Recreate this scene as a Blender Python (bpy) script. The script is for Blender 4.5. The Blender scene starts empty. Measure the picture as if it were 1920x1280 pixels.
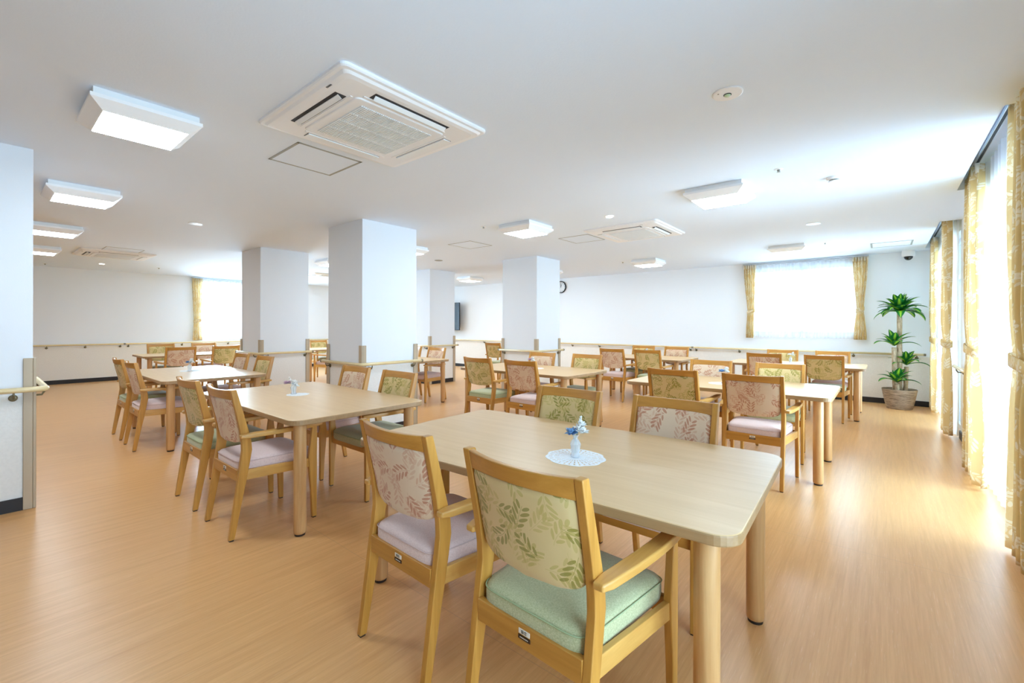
import bpy, bmesh, math, random
from mathutils import Vector, Matrix
random.seed(7)
C = bpy.context.scene.collection
SC = bpy.context.scene
PI = math.pi
CEIL = 2.44

# ------------------------------------------------------------------ camera
cam_d = bpy.data.cameras.new('camera')
cam = bpy.data.objects.new('camera', cam_d); C.objects.link(cam)
YAW, ROLL = 0.6942, 0.00278
cam_d.sensor_width = 36.0; cam_d.sensor_fit = 'HORIZONTAL'
cam_d.lens = 36.0 * 833.5 / 1920.0
cam_d.shift_y = -(640 - 610.07) / 1920.0
cam.location = (0, 0, 1.25)
cam.rotation_euler = (Matrix.Rotation(YAW, 4, 'Z') @ Matrix.Rotation(PI/2, 4, 'X') @ Matrix.Rotation(ROLL, 4, 'Z')).to_euler()
cam_d.clip_start = 0.05
SC.camera = cam

# ------------------------------------------------------------------ world, exposure
w = bpy.data.worlds.new('world'); SC.world = w; w.use_nodes = True
bg = w.node_tree.nodes['Background']
bg.inputs[0].default_value = (0.82, 0.92, 1.0, 1); bg.inputs[1].default_value = 1.5
SC.view_settings.view_transform = 'Standard'; SC.view_settings.look = 'None'
SC.view_settings.gamma = 1.0; SC.view_settings.use_curve_mapping = False
SC.view_settings.exposure = 0.38
try:
    SC.cycles.use_denoising = True
    SC.cycles.max_bounces = 10; SC.cycles.diffuse_bounces = 6; SC.cycles.transparent_max_bounces = 16
    SC.cycles.transmission_bounces = 6
    SC.cycles.caustics_reflective = False; SC.cycles.caustics_refractive = False
    SC.cycles.sample_clamp_indirect = 6.0
except Exception: pass

def area(name, loc, rot, sx, sy, power, color):
    d = bpy.data.lights.new(name, 'AREA'); d.shape = 'RECTANGLE'; d.size = sx; d.size_y = sy
    d.energy = power; d.color = color
    o = bpy.data.objects.new(name, d); o.location = loc; o.rotation_euler = rot; C.objects.link(o); return o
DAY = (0.515, 0.765, 1.0)
# overcast daylight outside each window
SIDE = 1.35
for i, (y0, y1) in enumerate([(-4.15, -2.25), (-0.30, 1.60), (3.55, 5.45), (7.30, 9.20)]):
    area('daylight_side', (SIDE, (y0+y1)/2, 1.3), (0, PI/2-.10, 0), 2.7, 2.3, [10, 190, 330, 220][i], DAY)
area('daylight_back', (-1.1, 10.15, 1.75), (-PI/2+.2, 0, 0), 2.2, 1.7, 140, DAY)
area('daylight_far', (-13.95, 4.6, 1.7), (0, -PI/2, 0), 1.9, 2.6, 1150, DAY)
area('daylight_far', (-13.95, 7.9, 1.7), (0, -PI/2, 0), 1.9, 1.9, 160, DAY)

# ------------------------------------------------------------------ materials
def new_mat(name):
    m = bpy.data.materials.new(name); m.use_nodes = True
    return m, m.node_tree, m.node_tree.nodes['Principled BSDF']
def rgb(h):
    h = h.lstrip('#'); v = [int(h[i:i+2], 16)/255 for i in (0, 2, 4)]
    return tuple([(x/12.92 if x <= .04045 else ((x+.055)/1.055)**2.4) for x in v] + [1.0])
def simple(name, col, rough=.5, metal=0, **kw):
    m, nt, b = new_mat(name)
    b.inputs['Base Color'].default_value = rgb(col); b.inputs['Roughness'].default_value = rough
    b.inputs['Metallic'].default_value = metal
    for k, v in kw.items(): b.inputs[k.replace('_', ' ')].default_value = v
    return m
class G:
    def __init__(s, nt): s.nt = nt
    def n(s, t, **kw):
        x = s.nt.nodes.new(t)
        for k, v in kw.items(): setattr(x, k, v)
        return x
    def link(s, a, b): s.nt.links.new(a, b)
    def m(s, op, a, b=None, c=None):
        x = s.n('ShaderNodeMath', operation=op)
        for i, v in enumerate((a, b, c)):
            if v is None: continue
            if isinstance(v, (int, float)): x.inputs[i].default_value = v
            else: s.link(v, x.inputs[i])
        return x.outputs[0]
    def mix(s, f, a, b):
        x = s.n('ShaderNodeMix', data_type='RGBA')
        if isinstance(f, (int, float)): x.inputs[0].default_value = f
        else: s.link(f, x.inputs[0])
        for i, v in ((6, a), (7, b)):
            if isinstance(v, tuple): x.inputs[i].default_value = v
            else: s.link(v, x.inputs[i])
        return x.outputs[2]
    def coords(s, scale=(1, 1, 1), kind='Object', loc=(0, 0, 0), rnd=0.0):
        tc = s.n('ShaderNodeTexCoord'); mp = s.n('ShaderNodeMapping')
        mp.inputs['Scale'].default_value = scale; mp.inputs['Location'].default_value = loc
        src = tc.outputs[kind]
        if rnd:
            oi = s.n('ShaderNodeObjectInfo'); ad = s.n('ShaderNodeVectorMath', operation='ADD')
            cm = s.n('ShaderNodeCombineXYZ')
            r = s.m('MULTIPLY', oi.outputs['Random'], rnd)
            for i in range(3): s.link(r, cm.inputs[i])
            s.link(src, ad.inputs[0]); s.link(cm.outputs[0], ad.inputs[1]); src = ad.outputs[0]
        s.link(src, mp.inputs['Vector']); return mp.outputs[0]
    def noise(s, vec, scale=5, detail=3, rough=.5, dist=0):
        x = s.n('ShaderNodeTexNoise'); x.inputs['Scale'].default_value = scale
        x.inputs['Detail'].default_value = detail; x.inputs['Roughness'].default_value = rough
        x.inputs['Distortion'].default_value = dist
        s.link(vec, x.inputs['Vector']); return x.outputs['Fac']
    def ramp(s, f, a, b):
        x = s.n('ShaderNodeMapRange'); x.inputs[1].default_value = a; x.inputs[2].default_value = b
        s.link(f, x.inputs[0]); return x.outputs[0]
    def bump(s, h, strength, dist, b):
        x = s.n('ShaderNodeBump'); x.inputs['Strength'].default_value = strength
        x.inputs['Distance'].default_value = dist
        s.link(h, x.inputs['Height']); s.link(x.outputs[0], b.inputs['Normal'])

def wood(name, dark, light, axis='z', rough=.4, coat=0.0, stretch=22, scale=1.0, contrast=1.0):
    m, nt, b = new_mat(name); g = G(nt)
    s = [stretch*scale]*3; s['xyz'.index(axis)] = 1.6*scale
    v = g.coords(tuple(s), rnd=9.0)
    n1 = g.noise(v, 1.0, 5, .6, .6)
    s2 = [90*scale]*3; s2['xyz'.index(axis)] = 3*scale
    n2 = g.noise(g.coords(tuple(s2)), 1.6, 2, .6)
    f = g.m('ADD', g.m('MULTIPLY', g.ramp(n1, .5-.22/contrast, .5+.22/contrast), .75), g.m('MULTIPLY', n2, .25))
    g.link(g.mix(f, rgb(dark), rgb(light)), b.inputs['Base Color'])
    b.inputs['Roughness'].default_value = rough; b.inputs['Coat Weight'].default_value = coat
    b.inputs['Coat Roughness'].default_value = .32
    g.bump(n2, .12, .001, b)
    return m

def leaf_mask(g, vec, ox, oy, rot0=0.0):
    """sprigs of paired leaflets, one random sprig per voronoi cell"""
    ad = g.n('ShaderNodeVectorMath', operation='ADD'); ad.inputs[1].default_value = (ox, oy, 0)
    g.link(vec, ad.inputs[0])
    vo = g.n('ShaderNodeTexVoronoi', voronoi_dimensions='2D', feature='F1')
    vo.inputs['Scale'].default_value = 1.0; vo.inputs['Randomness'].default_value = .75
    g.link(ad.outputs[0], vo.inputs['Vector'])
    su = g.n('ShaderNodeVectorMath', operation='SUBTRACT'); g.link(ad.outputs[0], su.inputs[0]); g.link(vo.outputs['Position'], su.inputs[1])
    sp = g.n('ShaderNodeSeparateXYZ'); g.link(su.outputs[0], sp.inputs[0])
    sc = g.n('ShaderNodeSeparateColor'); g.link(vo.outputs['Color'], sc.inputs[0])
    ang = g.m('ADD', g.m('MULTIPLY', sc.outputs[0], 2*PI), rot0)
    co = g.m('COSINE', ang); si = g.m('SINE', ang)
    u = g.m('ADD', g.m('MULTIPLY', sp.outputs[0], co), g.m('MULTIPLY', sp.outputs[1], si))
    v = g.m('SUBTRACT', g.m('MULTIPLY', sp.outputs[1], co), g.m('MULTIPLY', sp.outputs[0], si))
    bend = g.m('MULTIPLY', g.m('MULTIPLY', u, u), g.m('SUBTRACT', g.m('MULTIPLY', sc.outputs[1], 1.6), .8))
    v = g.m('ADD', v, bend)
    av = g.m('ABSOLUTE', v)
    s = g.m('SUBTRACT', u, g.m('MULTIPLY', av, 0.95))
    per = 0.185
    fr = g.m('MULTIPLY', g.m('SUBTRACT', g.m('FRACT', g.m('DIVIDE', g.m('ADD', s, 5.0), per)), .5), per)
    tip = g.m('SUBTRACT', 1.0, g.m('MULTIPLY', g.m('ABSOLUTE', s), 1.1))
    half = g.m('MULTIPLY', tip, .125)
    t = g.m('DIVIDE', g.m('SUBTRACT', g.m('SUBTRACT', av, .03), half), half)
    e = g.m('ADD', g.m('MULTIPLY', t, t), g.m('POWER', g.m('DIVIDE', g.m('ABSOLUTE', fr), .068), 2.0))
    inl = g.m('LESS_THAN', e, 1.0)
    lim = g.m('LESS_THAN', g.m('ABSOLUTE', g.m('SUBTRACT', s, .02)), .36)
    leaf = g.m('MULTIPLY', inl, lim)
    stem = g.m('MULTIPLY', g.m('LESS_THAN', av, .007), g.m('LESS_THAN', g.m('ABSOLUTE', u), .40))
    return g.m('MAXIMUM', leaf, g.m('MULTIPLY', stem, .7)), sc.outputs[2]

def leaf_fabric(name, base, leafc, leafc2, scale=8.8):
    m, nt, b = new_mat(name); g = G(nt)
    tc = g.coords((1, 1, 1), rnd=7.0)
    sp = g.n('ShaderNodeSeparateXYZ'); g.link(tc, sp.inputs[0])
    cm = g.n('ShaderNodeCombineXYZ')
    g.link(g.m('MULTIPLY', sp.outputs[0], scale), cm.inputs[0]); g.link(g.m('MULTIPLY', sp.outputs[2], scale), cm.inputs[1])
    m1, r1 = leaf_mask(g, cm.outputs[0], 0, 0)
    m2, r2 = leaf_mask(g, cm.outputs[0], 31.45, 17.3, 1.1)
    m3, r3 = leaf_mask(g, cm.outputs[0], 57.8, 43.9, 2.7)
    weave = g.noise(g.coords((1, 1, 1)), 900, 1)
    blot = g.noise(cm.outputs[0], 1.3, 2)
    base_c = g.mix(g.m('MULTIPLY', blot, .35), rgb(base), rgb(leafc2))
    c = g.mix(g.m('MULTIPLY', m3, .55), base_c, rgb(leafc2))
    c = g.mix(g.m('MULTIPLY', m2, .75), c, rgb(leafc2))
    c = g.mix(g.m('MULTIPLY', m1, .8), c, rgb(leafc))
    g.link(c, b.inputs['Base Color']); b.inputs['Roughness'].default_value = .85
    b.inputs['Sheen Weight'].default_value = .2
    g.bump(weave, .15, .0006, b)
    return m

def weave_fabric(name, a, bcol):
    m, nt, b = new_mat(name); g = G(nt)
    n1 = g.noise(g.coords((700, 140, 260), rnd=3.0), 1.0, 2)
    n2 = g.noise(g.coords((160, 700, 260)), 1.0, 2)
    f = g.m('MULTIPLY', g.m('ADD', n1, n2), .5)
    g.link(g.mix(g.ramp(f, .35, .65), rgb(a), rgb(bcol)), b.inputs['Base Color'])
    b.inputs['Roughness'].default_value = .9; b.inputs['Sheen Weight'].default_value = .3
    g.bump(f, .25, .0008, b)
    return m

def curtain_mat():
    m, nt, b = new_mat('curtain_fabric'); g = G(nt)
    uv = g.coords((6.2, 6.2, 1), kind='UV')
    m1, r1 = leaf_mask(g, uv, 3.3, 8.1)
    m2, r2 = leaf_mask(g, uv, 44.7, 27.2, 2.0)
    f = g.m('MAXIMUM', m1, g.m('MULTIPLY', m2, .85))
    c = g.mix(g.m('MULTIPLY', f, .85), rgb('#e6ca86'), rgb('#fbf4e4'))
    g.link(c, b.inputs['Base Color']); b.inputs['Roughness'].default_value = .8
    tr = g.n('ShaderNodeBsdfTranslucent'); g.link(g.mix(.55, c, (1, .97, .9, 1)), tr.inputs[0])
    mx = g.n('ShaderNodeMixShader'); mx.inputs[0].default_value = .45
    out = nt.nodes['Material Output']
    g.link(b.outputs[0], mx.inputs[1]); g.link(tr.outputs[0], mx.inputs[2]); g.link(mx.outputs[0], out.inputs[0])
    return m
def sheer_mat():
    m, nt, b = new_mat('sheer_voile'); g = G(nt)
    b.inputs['Base Color'].default_value = (.93, .95, .97, 1); b.inputs['Roughness'].default_value = .8
    tr = g.n('ShaderNodeBsdfTranslucent'); tr.inputs[0].default_value = (.95, .97, 1, 1)
    tp = g.n('ShaderNodeBsdfTransparent'); tp.inputs[0].default_value = (1, 1, 1, 1)
    m1 = g.n('ShaderNodeMixShader'); m1.inputs[0].default_value = .6
    m2 = g.n('ShaderNodeMixShader')
    lw = g.n('ShaderNodeLayerWeight'); lw.inputs[0].default_value = .35
    g.link(g.m('SUBTRACT', .62, g.m('MULTIPLY', lw.outputs['Facing'], .5)), m2.inputs[0])
    g.link(b.outputs[0], m1.inputs[1]); g.link(tr.outputs[0], m1.inputs[2])
    g.link(m1.outputs[0], m2.inputs[1]); g.link(tp.outputs[0], m2.inputs[2])
    g.link(m2.outputs[0], nt.nodes['Material Output'].inputs[0])
    return m
def pane_mat():
    m, nt, b = new_mat('window_glass'); g = G(nt)
    tp = g.n('ShaderNodeBsdfTransparent'); tp.inputs[0].default_value = (.96, .98, .98, 1)
    gl = g.n('ShaderNodeBsdfGlossy'); gl.inputs['Roughness'].default_value = .02
    fr = g.n('ShaderNodeFresnel'); fr.inputs[0].default_value = 1.45
    mx = g.n('ShaderNodeMixShader'); g.link(g.m('MULTIPLY', fr.outputs[0], .8), mx.inputs[0])
    g.link(tp.outputs[0], mx.inputs[1]); g.link(gl.outputs[0], mx.inputs[2])
    g.link(mx.outputs[0], nt.nodes['Material Output'].inputs[0]); return m
def crystal_mat():
    m, nt, b = new_mat('crystal_glass'); g = G(nt)
    tp = g.n('ShaderNodeBsdfTransparent'); tp.inputs[0].default_value = (.93, .97, 1, 1)
    gl = g.n('ShaderNodeBsdfGlossy'); gl.inputs['Roughness'].default_value = .05
    df = g.n('ShaderNodeBsdfDiffuse'); df.inputs[0].default_value = (.93, .96, 1, 1)
    lw = g.n('ShaderNodeLayerWeight'); lw.inputs[0].default_value = .45
    mx = g.n('ShaderNodeMixShader'); g.link(g.m('MULTIPLY', lw.outputs['Facing'], .5), mx.inputs[0])
    m2 = g.n('ShaderNodeMixShader'); m2.inputs[0].default_value = .38
    g.link(tp.outputs[0], m2.inputs[1]); g.link(df.outputs[0], m2.inputs[2])
    g.link(m2.outputs[0], mx.inputs[1]); g.link(gl.outputs[0], mx.inputs[2])
    g.link(mx.outputs[0], nt.nodes['Material Output'].inputs[0]); return m
def floor_mat():
    m, nt, b = new_mat('vinyl_floor'); g = G(nt)
    n1 = g.noise(g.coords((110, 3.5, 1)), 1.0, 4, .65)
    n2 = g.noise(g.coords((34, 1.2, 1), loc=(3, 5, 0)), 1.0, 3, .6)
    n3 = g.noise(g.coords((230, 9, 1), loc=(7, 1, 0)), 1.0, 2, .7)
    f = g.m('ADD', g.m('MULTIPLY', g.ramp(n1, .3, .7), .5), g.m('MULTIPLY', g.ramp(n2, .3, .7), .5))
    c = g.mix(f, rgb('#cd955b'), rgb('#e5b175'))
    c = g.mix(g.m('MULTIPLY', g.ramp(n3, .62, .72), .45), c, rgb('#ebc89c'))
    # sheet seams every 1.82 m
    sp = g.n('ShaderNodeSeparateXYZ'); g.link(g.coords(), sp.inputs[0])
    fx = g.m('ABSOLUTE', g.m('SUBTRACT', g.m('FRACT', g.m('DIVIDE', g.m('ADD', sp.outputs[1], 50.55), 1.82)), .5))
    c = g.mix(g.m('MULTIPLY', g.m('LESS_THAN', fx, .0012), .35), c, rgb('#b08562'))
    g.link(c, b.inputs['Base Color']); b.inputs['Roughness'].default_value = .42
    b.inputs['Specular IOR Level'].default_value = .5
    g.link(g.m('ADD', g.m('MULTIPLY', n1, .12), .25), b.inputs['Roughness'])
    g.bump(n1, .05, .001, b)
    return m
def wall_mat(name, up, low, split=.775):
    m, nt, b = new_mat(name); g = G(nt)
    sp = g.n('ShaderNodeSeparateXYZ'); g.link(g.coords(), sp.inputs[0])
    low_f = g.m('LESS_THAN', sp.outputs[2], split)
    nz = g.noise(g.coords(), 70, 3); nf = g.noise(g.coords(), 160, 2)
    lowc = g.mix(g.ramp(nz, .35, .65), rgb(low), tuple(min(1, x*1.05) for x in rgb(low)[:3]) + (1,))
    g.link(g.mix(low_f, rgb(up), lowc), b.inputs['Base Color']); b.inputs['Roughness'].default_value = .75
    h = g.m('ADD', nf, g.m('MULTIPLY', g.m('MULTIPLY', nz, low_f), 1.6))
    g.bump(h, .16, .002, b)
    return m
def ceil_mat():
    m, nt, b = new_mat('ceiling_paper'); g = G(nt)
    b.inputs['Base Color'].default_value = rgb('#e6f1ff'); b.inputs['Roughness'].default_value = .85
    g.bump(g.noise(g.coords(), 110, 3), .25, .002, b); return m
def emis(name, col, s):
    m, nt, b = new_mat(name)
    b.inputs['Base Color'].default_value = (.9, .9, .9, 1)
    b.inputs['Emission Color'].default_value = col; b.inputs['Emission Strength'].default_value = s
    return m

M = {}
M['chair_z'] = wood('chair_wood', '#a97128', '#d69d4a', 'z', .35, .15)
M['chair_x'] = wood('chair_wood_rail', '#a66e26', '#d09645', 'x', .35, .15)
M['chair_y'] = wood('chair_wood_arm', '#bd853a', '#dfae60', 'y', .32, .2)
M['table_top'] = wood('table_top_wood', '#d2ac78', '#e2c090', 'x', .38, .15, 26, 1.0, .8)
M['table_edge'] = wood('table_edge_wood', '#96744b', '#b59168', 'x', .45)
M['table_leg'] = wood('table_leg_wood', '#b8834a', '#dcb07a', 'z', .4, .1, 30)
M['pink_leaf'] = leaf_fabric('pink_leaf_fabric', '#e2ccae', '#bb7a5c', '#d0a284')
M['green_leaf'] = leaf_fabric('green_leaf_fabric', '#dac08a', '#8a7f26', '#b9a458')
M['pink_seat'] = weave_fabric('mauve_seat_fabric', '#d4b6ae', '#ead1c8')
M['green_seat'] = weave_fabric('sage_seat_fabric', '#a3a578', '#c8c79c')
M['piping_p'] = simple('mauve_piping', '#d3b9b3', .9)
M['piping_g'] = simple('sage_piping', '#a3b086', .9)
M['glide'] = simple('dark_glide', '#2c211b', .5)
M['label_white'] = simple('label_white', '#e6dfd2', .4)
M['label_dark'] = simple('label_dark', '#2a1712', .4)
M['ink'] = simple('label_ink', '#33302e', .6)
M['curtain'] = curtain_mat(); M['sheer'] = sheer_mat(); M['pane'] = pane_mat(); M['crystal'] = crystal_mat()
M['floor'] = floor_mat(); M['ceil'] = ceil_mat()
M['wall'] = wall_mat('wall_paper', '#f0f4f8', '#ebe7df')
M['pillar'] = wall_mat('pillar_paper', '#e9eef4', '#e6e5e1')
M['black'] = simple('black_baseboard', '#221c1c', .5)
M['guard'] = simple('corner_guard', '#b9a78e', .45)
M['rail'] = wood('handrail_wood', '#dcc490', '#ead8aa', 'x', .35, .2, 8)
M['bracket'] = simple('bracket_bronze', '#7c7258', .4, .6)
M['cap'] = simple('rail_cap', '#8b8068', .45, .3)
M['white_metal'] = simple('white_metal', '#eef1f2', .4)
M['white_plastic'] = simple('white_plastic', '#f1f2f4', .45)
M['ac_grille'] = simple('ac_grille', '#dfe6ec', .5)
M['dark'] = simple('dark_slot', '#23242a', .6)
M['grey'] = simple('grey_trim', '#9a9a92', .5)
M['alu'] = simple('aluminium', '#c9cdd0', .35, .7)
M['lamp'] = emis('lamp_diffuser', (.80, .91, 1.0, 1), 33.0)
M['lamp_side'] = simple('lamp_side', '#fcfdfe', .5)
M['down'] = emis('downlight_led', (1, .96, .9, 1), 12.0)
M['tv'] = simple('tv_black', '#101216', .2)
M['leafg'] = None
M['lace'] = simple('white_lace', '#f2f4f6', .8)
M['blue_petal'] = simple('blue_petal', '#7aa2cb', .7)
M['white_petal'] = simple('white_petal', '#f4f4f2', .7)
M['pink_petal'] = simple('lilac_petal', '#c7a9bd', .7)
M['stem'] = simple('flower_stem', '#8aa07e', .6)
M['lens'] = simple('green_lens', '#c8e0b8', .2)

# ------------------------------------------------------------------ mesh helpers
def finish(name, bm, mat, parent=None, smooth=False, bevel=0, seg=2, mats=None):
    bmesh.ops.recalc_face_normals(bm, faces=bm.faces)
    me = bpy.data.meshes.new(name); bm.to_mesh(me); bm.free()
    for mm in (mats or [mat]): me.materials.append(mm)
    if smooth:
        for p in me.polygons: p.use_smooth = True
    o = bpy.data.objects.new(name, me); C.objects.link(o)
    if parent: o.parent = parent
    if bevel:
        md = o.modifiers.new('bevel', 'BEVEL'); md.width = bevel; md.segments = seg; md.limit_method = 'ANGLE'
        md.angle_limit = math.radians(35)
        for p in me.polygons: p.use_smooth = True
        wn = o.modifiers.new('wn', 'WEIGHTED_NORMAL'); wn.keep_sharp = True
    return o
def box(bm, x0, x1, y0, y1, z0, z1, mi=0):
    v = [bm.verts.new(p) for p in ((x0,y0,z0),(x1,y0,z0),(x1,y1,z0),(x0,y1,z0),(x0,y0,z1),(x1,y0,z1),(x1,y1,z1),(x0,y1,z1))]
    for f in ((0,3,2,1),(4,5,6,7),(0,1,5,4),(1,2,6,5),(2,3,7,6),(3,0,4,7)):
        bm.faces.new([v[i] for i in f]).material_index = mi
    return v
def loft(bm, loops, cap0=True, cap1=True, mi=0, closed=True):
    rows = [[bm.verts.new(p) for p in l] for l in loops]
    n = len(rows[0])
    for a, b in zip(rows, rows[1:]):
        for i in range(n if closed else n-1):
            j = (i+1) % n
            bm.faces.new((a[i], a[j], b[j], b[i])).material_index = mi
    if cap0: bm.faces.new(rows[0][::-1]).material_index = mi
    if cap1: bm.faces.new(rows[-1]).material_index = mi
    return rows
def circle(r, n, z=0, cx=0, cy=0): return [(cx+r*math.cos(2*PI*i/n), cy+r*math.sin(2*PI*i/n), z) for i in range(n)]
def lathe(bm, prof, n=24, cx=0, cy=0, mi=0):
    loft(bm, [circle(max(r, 1e-4), n, z, cx, cy) for r, z in prof], mi=mi)
def tube(bm, pts, r, n=8, mi=0, closed=False):
    pts = [Vector(p) for p in pts]; rows = []
    rr = r if isinstance(r, (list, tuple)) else [r]*len(pts)
    up = Vector((0, 0, 1)); N = len(pts)
    for i, p in enumerate(pts):
        if closed: t = pts[(i+1) % N]-pts[i-1]
        else: t = pts[min(i+1, N-1)]-pts[max(i-1, 0)]
        t.normalize()
        a = up.cross(t)
        if a.length < 1e-3: a = Vector((1, 0, 0))
        a.normalize(); b = t.cross(a)
        rows.append([bm.verts.new(p + (a*math.cos(2*PI*k/n)+b*math.sin(2*PI*k/n))*rr[i]) for k in range(n)])
    R = rows + ([rows[0]] if closed else [])
    for A, B in zip(R, R[1:]):
        for k in range(n):
            j = (k+1) % n; bm.faces.new((A[k], A[j], B[j], B[k])).material_index = mi
    if not closed:
        bm.faces.new(rows[0][::-1]).material_index = mi; bm.faces.new(rows[-1]).material_index = mi
def thing(name, label, cat, loc=(0,0,0), rz=0, group=None):
    o = bpy.data.objects.new(name, None); C.objects.link(o); o.empty_display_size = .1
    o.location = loc; o.rotation_euler = (0, 0, rz); o['label'] = label; o['category'] = cat
    if group: o['group'] = group
    return o
def tag(o, label, cat, group=None):
    o['label'] = label; o['category'] = cat
    if group: o['group'] = group
    return o
def struct(o, label=None):
    o['kind'] = 'structure'
    if label: o['label'] = label
    return o
def boxobj(name, dims, mat, parent=None, bevel=0):
    bm = bmesh.new(); box(bm, *dims); return finish(name, bm, mat, parent, bevel=bevel)
def kids(o): return [c for c in ALLKIDS.get(o.name, [])]
ALLKIDS = {}
def copy_tree(o, loc, rz, label=None, group=None):
    r = o.copy(); C.objects.link(r); r.location = loc; r.rotation_euler = (0, 0, rz)
    if label: r['label'] = label
    if group: r['group'] = group
    for ch in o.children:
        c = ch.copy(); C.objects.link(c); c.parent = r
        for g_ in ch.children:
            d = g_.copy(); C.objects.link(d); d.parent = c
    return r

# ------------------------------------------------------------------ room shell
XW = 0.68          # window wall face
YB = 9.45          # back wall face
XL = -13.2         # far left wall face
YN = -7.2          # wall behind the camera
bm = bmesh.new(); box(bm, XL-.3, XW+.45, YN-.3, YB+.3, -.1, 0)
struct(finish('floor', bm, M['floor']), 'wood-grain tan vinyl sheet floor')
# ceiling with curtain slots cut out along the window wall
BAYS = [(-4.20, -2.20), (-0.35, 1.65), (3.53, 5.47), (6.97, 9.20)]
bm = bmesh.new()
box(bm, XL-.2, .50, YN-.2, YB+.2, CEIL, CEIL+.28)
edges = [YN-.2] + [v for b_ in BAYS for v in b_] + [YB+.2]
for i in range(0, len(edges), 2): box(bm, .50, XW+.4, edges[i], edges[i+1], CEIL, CEIL+.28)
for y0, y1 in BAYS: box(bm, .50, XW+.4, y0, y1, CEIL+.16, CEIL+.28)
struct(finish('ceiling', bm, M['ceil']), 'flat white ceiling with recessed curtain slots')
# window wall (right)
bm = bmesh.new(); prev = YN-.2
WZ1 = 2.34
for y0, y1 in BAYS:
    box(bm, XW, XW+.2, prev, y0+.10, 0, CEIL+.2); prev = y1-.10
    box(bm, XW, XW+.2, y0+.10, y1-.10, WZ1, CEIL+.2)
box(bm, XW, XW+.2, prev, YB+.2, 0, CEIL+.2)
struct(finish('wall_right', bm, M['wall']), 'white window wall between the tall curtained windows')
# back wall
BW = (-1.95, -.27, 1.12, 2.30)
bm = bmesh.new()
box(bm, XL-.2, BW[0], YB, YB+.2, 0, CEIL); box(bm, BW[1], XW, YB, YB+.2, 0, CEIL)
box(bm, BW[0], BW[1], YB, YB+.2, 0, BW[2]); box(bm, BW[0], BW[1], YB, YB+.2, BW[3], CEIL)
struct(finish('wall_back', bm, M['wall']), 'white back wall with a handrail and one window')
# far left wall
LW = (3.55, 5.75, .92, 2.30)
LW2 = (7.0, 8.8, .92, 2.30)
bm = bmesh.new()
box(bm, XL-.2, XL, YN-.2, LW[0], 0, CEIL); box(bm, XL-.2, XL, LW[1], LW2[0], 0, CEIL); box(bm, XL-.2, XL, LW2[1], YB, 0, CEIL)
for L_ in (LW, LW2):
    box(bm, XL-.2, XL, L_[0], L_[1], 0, L_[2]); box(bm, XL-.2, XL, L_[0], L_[1], L_[3], CEIL)
struct(finish('wall_left', bm, M['wall']), 'far left wall with handrail and curtained window')
bm = bmesh.new(); box(bm, XL-.2, XW+.2, YN-.2, YN, 0, CEIL)
struct(finish('wall_near', bm, M['wall']))
# baseboards
struct(boxobj('baseboard_back', (XL, XW, YB-.012, YB, 0, .085), M['black']))
struct(boxobj('baseboard_left', (XL, XL+.012, YN, YB, 0, .085), M['black']))
bm = bmesh.new()
for a, b_ in ((YN, -4.1), (-2.3, -.25), (1.55, 3.63), (5.37, 7.07), (9.10, YB)): box(bm, XW-.012, XW, a, b_, 0, .085)
struct(finish('baseboard_right', bm, M['black']))

# pillars
PIL = {'near': (-5.20, -4.45, -.51, .24), 'wide': (-5.22, -4.47, 2.75, 3.50), 'left': (-8.05, -7.30, 2.76, 3.50),
       'middle': (-5.30, -4.53, 6.10, 6.80), 'far': (-8.10, -7.36, 6.12, 6.83)}
PL = {'near': 'large white pillar cut by the left edge of the photo', 'wide': 'widest white pillar at the centre left, ringed by a handrail',
      'left': 'white pillar standing left of the widest pillar', 'middle': 'slim white pillar in front of the wall clock',
      'far': 'narrow white pillar beside the wall-mounted television'}
for k, (x0, x1, y0, y1) in PIL.items():
    t = thing('pillar', PL[k], 'pillar', (0, 0, 0), 0, 'square white pillars'); t['kind'] = 'structure'
    boxobj('shaft', (x0, x1, y0, y1, 0, CEIL), M['pillar'], t)
    bm = bmesh.new()
    e = .011
    box(bm, x0-e, x1+e, y0-e, y0, 0, .085); box(bm, x0-e, x1+e, y1, y1+e, 0, .085)
    box(bm, x0-e, x0, y0, y1, 0, .085); box(bm, x1, x1+e, y0, y1, 0, .085)
    finish('baseboard', bm, M['black'], t)
    for cx, sx in ((x0, 1), (x1, -1)):
        for cy, sy in ((y0, 1), (y1, -1)):
            bm = bmesh.new(); q = .045; d = .016
            box(bm, *sorted((cx-sx*d, cx+sx*q)), *sorted((cy-sy*d, cy)), 0, 1.02)
            box(bm, *sorted((cx-sx*d, cx)), *sorted((cy, cy+sy*q)), 0, 1.02)
            finish('corner_guard', bm, M['guard'], t, bevel=.003, seg=1)

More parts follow.
